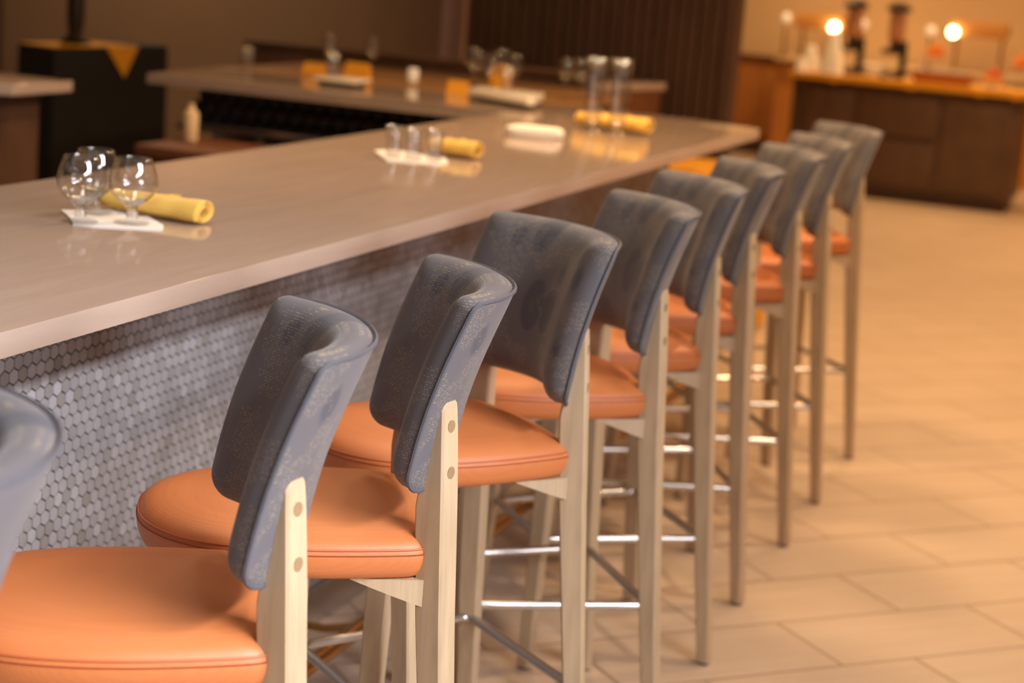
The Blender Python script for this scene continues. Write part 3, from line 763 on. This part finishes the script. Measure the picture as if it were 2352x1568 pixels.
def wine_glass():
    root = thing('wine_glass', '', 'glass'); bm = bmesh.new()
    lathe(bm, [(0, 0), (0.033, 0), (0.034, 0.002), (0.012, 0.006), (0.0045, 0.012), (0.004, 0.07), (0.010, 0.08), (0.028, 0.098), (0.036, 0.12), (0.036, 0.145), (0.030, 0.178), (0.0285, 0.18), (0.0272, 0.178), (0.033, 0.145), (0.033, 0.12), (0.026, 0.1), (0, 0.086)], 28)
    link('glass_wall', bm, M['glass'], root, angle=60); return root
wg0 = wine_glass(); first = True
GL = [(-3.75, 8.0, 1.05, 'leftmost wine glass on the brown high table'), (-3.53, 8.0, 1.05, 'wine glass on the high table behind the small white tray'), (-3.05, 8.05, 1.05, 'wine glass on the high table, back left of the serving board'), (-2.93, 8.1, 1.05, 'wine glass on the high table, back right of the serving board'),
 (-2.90, 7.72, 1.05, 'wine glass on the high table, front left of the serving board group'), (-2.80, 7.62, 1.05, 'wine glass close behind the serving board'), (-2.73, 7.72, 1.05, 'wine glass just right of the serving board group'), (-2.53, 7.85, 1.05, 'wine glass on the high table left of the tall beer glasses'), (-2.49, 7.95, 1.05, 'rightmost wine glass on the brown high table')]
for i, (x, y, z, lab) in enumerate(GL):
    o = wg0 if i == 0 else copy_tree(wg0); o.location = (x, y, z); retag(o, lab, 'wine glasses on the high table')
tumb = tumbler('water_glass', 0.034, 0.028, 0.10)
for i, (x, y, z, lab) in enumerate([(-3.345, 7.18, 1.094, 'water glass standing on the small white serving tray'), (-2.54, 7.12, 1.108, 'water glass standing on the large serving board'), (-4.02, 7.7, 1.05, 'water glass at the left end of the high table')]):
    o = tumb if i == 0 else copy_tree(tumb); o.location = (x, y, z); retag(o, lab)
def folded_napkin(name, x, y, z, w_, h_, rz, lab):
    bm = bmesh.new()   # tent-folded napkin standing up
    pts = [(-w_/2, -0.03, 0), (w_/2, -0.03, 0), (w_/2, 0.03, 0), (-w_/2, 0.03, 0), (-w_/2*0.85, -0.006, h_), (w_/2*0.9, -0.006, h_*0.97), (w_/2*0.9, 0.006, h_*0.97), (-w_/2*0.85, 0.006, h_)]
    vs = [bm.verts.new(p) for p in pts]
    for f in ((3,2,1,0),(4,5,6,7),(0,1,5,4),(1,2,6,5),(2,3,7,6),(3,0,4,7)): bm.faces.new([vs[i] for i in f])
    bmesh.ops.bevel(bm, geom=bm.edges[:], offset=0.003, segments=2, affect='EDGES')
    o = link(name, bm, M['yellow_cloth']); o.location = (x, y, z); o.rotation_euler = (0, 0, rz)
    tag(o, lab, 'napkin', 'standing yellow napkins on the high table')
for x, y, z, w_, h_, rz, lab in [(-3.70, 7.75, 1.05, 0.12, 0.055, 0.1, 'leftmost yellow napkin standing on the high table'), (-3.43, 7.62, 1.05, 0.13, 0.085, 0.0, 'yellow napkin standing behind the small white tray'), (-2.90, 7.50, 1.05, 0.10, 0.06, 0.2, 'yellow napkin left behind the serving board'),
  (-2.70, 7.50, 1.05, 0.06, 0.10, 0.1, 'narrow tall yellow napkin right behind the serving board'), (-3.0, 8.3, 1.05, 0.10, 0.10, 0.0, 'yellow napkin at the back of the high table')]:
    folded_napkin('standing_napkin', x, y, z, w_, h_, rz, lab)
cn = thing('candle_holder', 'cream glowing candle cup on the brown high table', 'candle', (-3.32, 8.0, 1.05)); cn.scale = (0.75, 0.75, 0.75)
link('cup', lathe(bmesh.new(), [(0, 0), (0.028, 0), (0.036, 0.03), (0.034, 0.065), (0.030, 0.078), (0.027, 0.075), (0.030, 0.03), (0, 0.01)], 24), M['glow_flame'], cn)
link('wax', lathe(bmesh.new(), [(0, 0.012), (0.026, 0.012), (0.028, 0.045), (0, 0.046)], 24), M['paper'], cn)

# ------------------------------------------------------------------ buffet area
bf = thing('buffet_counter', 'dark brown panelled buffet counter with pale top in the far right', 'counter', (-2.0, 15.2, 0))
P(box('body', -2.88, -1.10, 14.86, 15.7, 0.09, 0.905, M['walnut'], bev=0.004), bf)
P(box('plinth', -2.84, -1.14, 14.90, 15.66, 0, 0.09, M['umber']), bf)
P(box('top', -2.93, -1.02, 14.80, 15.76, 0.905, 0.94, M['cream'], bev=0.005), bf)
for (x0, x1, z0, z1) in ((-2.78, -2.38, 0.14, 0.84), (-2.34, -1.72, 0.52, 0.84), (-2.34, -1.72, 0.14, 0.48), (-1.68, -1.18, 0.14, 0.84)):
    bm = bmesh.new(); bx(bm, x0, x1, 14.835, 14.862, z0, z1, 0.008); P(link('front_panel', bm, M['walnut']), bf)
# yellow runner with pointed drops
bm = bmesh.new(); bx(bm, -2.92, -1.03, 14.792, 15.4, 0.9405, 0.9445); bx(bm, -2.92, -1.03, 14.788, 14.7925, 0.90, 0.9445)
for cx_ in (-2.55, -1.95, -1.42, -1.15):
    vs = [bm.verts.new(p) for p in ((cx_-0.14, 14.790, 0.944), (cx_+0.14, 14.790, 0.944), (cx_, 14.786, 0.885), (cx_-0.14, 14.795, 0.944), (cx_+0.14, 14.795, 0.944), (cx_, 14.791, 0.885))]
    bm.faces.new(vs[:3]); bm.faces.new(vs[5:2:-1])
    for i in range(3): bm.faces.new((vs[i], vs[(i+1) % 3], vs[3+(i+1) % 3], vs[3+i]))
tag(link('table_runner', bm, M['yellow_cloth'], smooth=False), 'yellow runner cloth with pointed drops on the buffet counter', 'cloth')
def dispenser(x, y, lab):
    r_ = thing('cereal_dispenser', lab, 'dispenser', (x, y, 0.945), 0, 'cereal dispensers on the buffet')
    link('cap', lathe(bmesh.new(), [(0, 0.53), (0.095, 0.53), (0.10, 0.545), (0.085, 0.575), (0.03, 0.60), (0, 0.605)], 28), M['black'], r_)
    link('canister', lathe(bmesh.new(), [(0, 0.30), (0.05, 0.30), (0.062, 0.33), (0.062, 0.53), (0, 0.53)], 28), M['pinkgrain'], r_)
    link('valve', lathe(bmesh.new(), [(0, 0.22), (0.03, 0.22), (0.045, 0.26), (0.05, 0.30), (0, 0.30)], 20), M['black'], r_)
    bm = bmesh.new(); bx(bm, 0.045, 0.10, -0.03, 0.03, 0.02, 0.30, 0.01); bx(bm, -0.10, 0.05, -0.03, 0.03, 0.19, 0.235, 0.008); link('stand', bm, M['black'], r_)
    link('base', lathe(bmesh.new(), [(0, 0), (0.10, 0), (0.105, 0.01), (0.09, 0.025), (0, 0.03)], 28), M['black'], r_)
dispenser(-2.49, 15.1, 'left tall black capped cereal dispenser on the buffet')
dispenser(-2.15, 15.1, 'right tall black capped cereal dispenser on the buffet')
# cream cups stacks / napkin cones
for i, (x, y, rb, h_, lab) in enumerate([(-2.60, 14.89, 0.09, 0.34, 'tall cream napkin cone left of the first cereal dispenser'), (-2.80, 15.02, 0.085, 0.21, 'mid-size cream napkin cone on the buffet left end'), (-2.84, 14.855, 0.05, 0.10, 'smallest cream napkin cone at the buffet left end')]):
    bm = bmesh.new(); loops = []
    for s, z in ((1, 0), (0.93, h_*0.2), (0.7, h_*0.55), (0.42, h_*0.85), (0.3, h_)):
        loops.append([Vector((rb*s*(1+0.12*math.sin(5*a))*math.cos(a), rb*s*(1+0.12*math.sin(5*a))*math.sin(a), z)) for a in [k*2*PI/40 for k in range(40)]])
    loft(bm, loops); o = link('napkin_cone', bm, M['paper'], angle=80); o.location = (x, y, 0.945); tag(o, lab, 'napkins', 'cream napkin cones on the buffet')
o = link('plate_stack', lathe(bmesh.new(), [(0, 0), (0.07, 0)]+[p for k in range(8) for p in ((0.11, 0.012+k*0.011), (0.104, 0.017+k*0.011))]+[(0, 0.10)], 32), M['white']); o.location = (-2.31, 15.24, 0.945); tag(o, 'stack of white plates between the two cereal dispensers', 'plates')
# wicker tray with jars
wt = thing('wicker_tray', 'long wicker basket holding jars at the centre of the buffet', 'basket', (-1.74, 15.02, 0.945))
bm = bmesh.new(); loft(bm, [[Vector((x*s, y*s, z)) for x, y in ((0.24, 0.12), (-0.24, 0.12), (-0.24, -0.12), (0.24, -0.12))] for s, z in ((0.85, 0), (1, 0.085), (0.95, 0.085), (0.82, 0.012))]); link('basket', bm, M['wicker'], wt, smooth=False)
jar = None
for i, (dx, dy) in enumerate([(-0.16, -0.03), (-0.08, 0.03), (0.0, -0.03), (0.08, 0.03), (0.16, -0.02)]):
    if jar is None:
        jar = thing('glass_jar', '', 'jar'); bm = bmesh.new(); lathe(bm, [(0, 0), (0.03, 0), (0.033, 0.005), (0.033, 0.07), (0.026, 0.085), (0, 0.086)], 20); link('body', bm, M['steel'], jar); link('lid', lathe(bmesh.new(), [(0, 0.086), (0.028, 0.086), (0.028, 0.1), (0, 0.102)], 20), M['white'], jar); o = jar
    else: o = copy_tree(jar)
    o.location = (-1.74+dx, 15.02+dy, 0.958); tag(o, 'white lidded jar sitting in the wicker basket', 'jar', 'jars in the wicker basket')
def bowl_fruit(x, y, lab, fruit, fm, R_=0.10, ped=0.0):
    b = thing('fruit_bowl', lab, 'bowl', (x, y, 0.945))
    pr = [(0, 0), (0.05, 0), (0.045, 0.01), (0.018, 0.02), (0.018, 0.02+ped), (R_*0.6, 0.035+ped), (R_, 0.085+ped), (R_*0.96, 0.085+ped), (R_*0.5, 0.045+ped), (0, 0.04+ped)]
    link('bowl', lathe(bmesh.new(), pr, 28), M['glass'] if ped else M['white'], b)
    k = 0
    pos = [(R_*0.45*math.cos(a), R_*0.45*math.sin(a), 0.085+ped) for a in (0.3, 1.6, 2.9, 4.1, 5.3)]+[(0, 0, 0.125+ped), (0.02, -0.03, 0.13+ped)]
    f0 = None
    for p in pos:
        if f0 is None:
            bm = bmesh.new(); lathe(bm, [(0, -0.033), (0.02, -0.029), (0.034, -0.01), (0.035, 0.005), (0.024, 0.026), (0.006, 0.032), (0, 0.03)], 16); o = f0 = link(fruit, bm, fm, angle=80)
        else: o = f0.copy(); COL.objects.link(o)
        o.location = (x+p[0], y+p[1], 0.945+p[2]); tag(o, lab_f[fruit+str(ped)], 'fruit', lab_f[fruit+str(ped)]+' group')
lab_f = {'orange0.14': 'orange fruit heaped in the raised glass bowl on the buffet', 'apple0.0': 'amber red apple in the low white bowl on the buffet', 'orange0.12': 'orange fruit heaped in the bowl at the buffet right end'}
bowl_fruit(-1.86, 15.35, 'raised glass bowl of oranges behind the wicker basket', 'orange', M['orange'], 0.10, 0.14)
bowl_fruit(-1.36, 15.05, 'low white bowl of apples right of the wicker basket', 'apple', M['amber'], 0.10, 0.0)
bowl_fruit(-1.17, 15.25, 'raised glass bowl of oranges at the buffet right end', 'orange', M['orange'], 0.10, 0.12)
# back counter with warming lamps
bc = thing('back_counter', 'long honey wood service counter against the far cream wall', 'counter', (-1.5, 17.2, 0))
P(box('body', -3.45, 2.4, 16.95, 17.62, 0, 0.93, M['honey']), bc)
P(box('top', -3.48, 2.42, 16.90, 17.62, 0.93, 0.965, M['cream'], bev=0.004), bc)
def warmer(x0, x1, z, bulb, lab):
    r_ = thing('warming_lamp', lab, 'lamp', ((x0+x1)/2, 17.2, 0.967), 0, 'warming lamps over the back counter'); cx_ = (x0+x1)/2; L_ = (x1-x0)/2; h_ = z-0.967
    bm = bmesh.new(); bx(bm, -L_, L_, -0.16, 0.16, h_, h_+0.14, 0.02); link('hood', bm, M['hood'], r_)
    for s in (-1, 1):
        bm = bmesh.new(); tube(bm, [(s*(L_-0.05), 0.08, 0), (s*(L_-0.05), 0.08, h_)], 0.014, 10); link('post', bm, M['brass'], r_)
    bm = bmesh.new(); lathe(bm, [(0, -0.045), (0.03, -0.035), (0.045, 0), (0.03, 0.035), (0, 0.045)], 20); o = link('bulb', bm, M['glow_warm'], r_, angle=80); o.location = (bulb-cx_, -0.20, h_+0.035)
warmer(-3.36, -2.90, 1.23, -2.985, 'left glowing warming lamp on the back counter')
warmer(-1.97, -1.47, 1.28, -1.93, 'right glowing warming lamp on the back counter')
for i, (x, z) in enumerate([(-3.42, 0), (-2.72, 0), (-2.12, 0)]):
    r_ = thing('globe_lamp', ['leftmost small glowing globe lamp on the back counter', 'small glowing globe lamp between the cereal dispensers', 'small glowing globe lamp right of the dispensers'][i], 'lamp', (x, 16.97, 0.967), 0, 'small globe lamps on the back counter')
    link('stem', lathe(bmesh.new(), [(0, 0), (0.05, 0), (0.05, 0.01), (0.01, 0.02), (0.01, 0.30), (0, 0.30)], 16), M['brass'], r_)
    link('globe', lathe(bmesh.new(), [(0, 0.30), (0.03, 0.31), (0.045, 0.345), (0.03, 0.38), (0, 0.39)], 20), M['glow_globe'], r_, angle=80)

# ------------------------------------------------------------------ ceiling downlights (fixtures with their own light)
def downlight(x, y, power, col=WARM, angle=150, lab='', aim=None):
    r_ = thing('ceiling_downlight', lab, 'ceiling light', (x, y, 3.2), 0, 'recessed ceiling downlights')
    link('trim_ring', lathe(bmesh.new(), [(0.05, 0.0), (0.085, 0.0), (0.085, -0.012), (0.06, -0.014), (0.05, 0.0)], 28), M['ceil'], r_)
    link('lens', lathe(bmesh.new(), [(0, -0.004), (0.052, -0.004), (0.052, -0.001), (0, -0.001)], 24), M['glow_down'], r_)
    l = spot('downlight_beam', (x, y, 3.16), aim or (x, y, 0), power, col, angle, 0.22 if -2.5 < x < -1.0 else 0.10, 1.0)
DL = [(-1.9, 2.6, 40, (1, .88, .74)), (-0.6, 3.6, 25, (1, .88, .74)), (-1.9, 4.4, 90, (1, .74, .48)), (0.2, 4.8, 170, (1, .76, .52)), (-1.9, 6.0, 210, WARM), (0.3, 6.2, 210, (1, .66, .38)), (-0.6, 7.2, 100, WARM), (0.3, 8.2, 90, WARM), (-1.2, 8.8, 130, WARM), (0.6, 10.0, 140, WARM), (-0.9, 11.0, 150, WARM), (0.6, 12.4, 160, WARM), (-1.0, 13.4, 190, WARM), (-2.2, 14.6, 190, WARM),
      (-3.2, 16.4, 170, WARM), (-1.5, 16.2, 140, WARM), (0.5, 15.6, 120, WARM), (-3.4, 5.6, 22, WARM), (-3.3, 7.3, 45, WARM), (-6.0, 9.7, 150, (1, .74, .48))]
spot('accent_spot', (-1.62, 7.12, 3.16), (-1.62, 7.12, 0), 260, (1, .74, .42), 7, 0.02, 0.6)
for i, (x, y, p, c_) in enumerate(DL): downlight(x, y, p, c_, aim=(-1.7, y+0.3, 0.6) if (-1 < x < 0.6 and 4.5 < y < 7) else None, lab='recessed ceiling downlight out of view above the room')
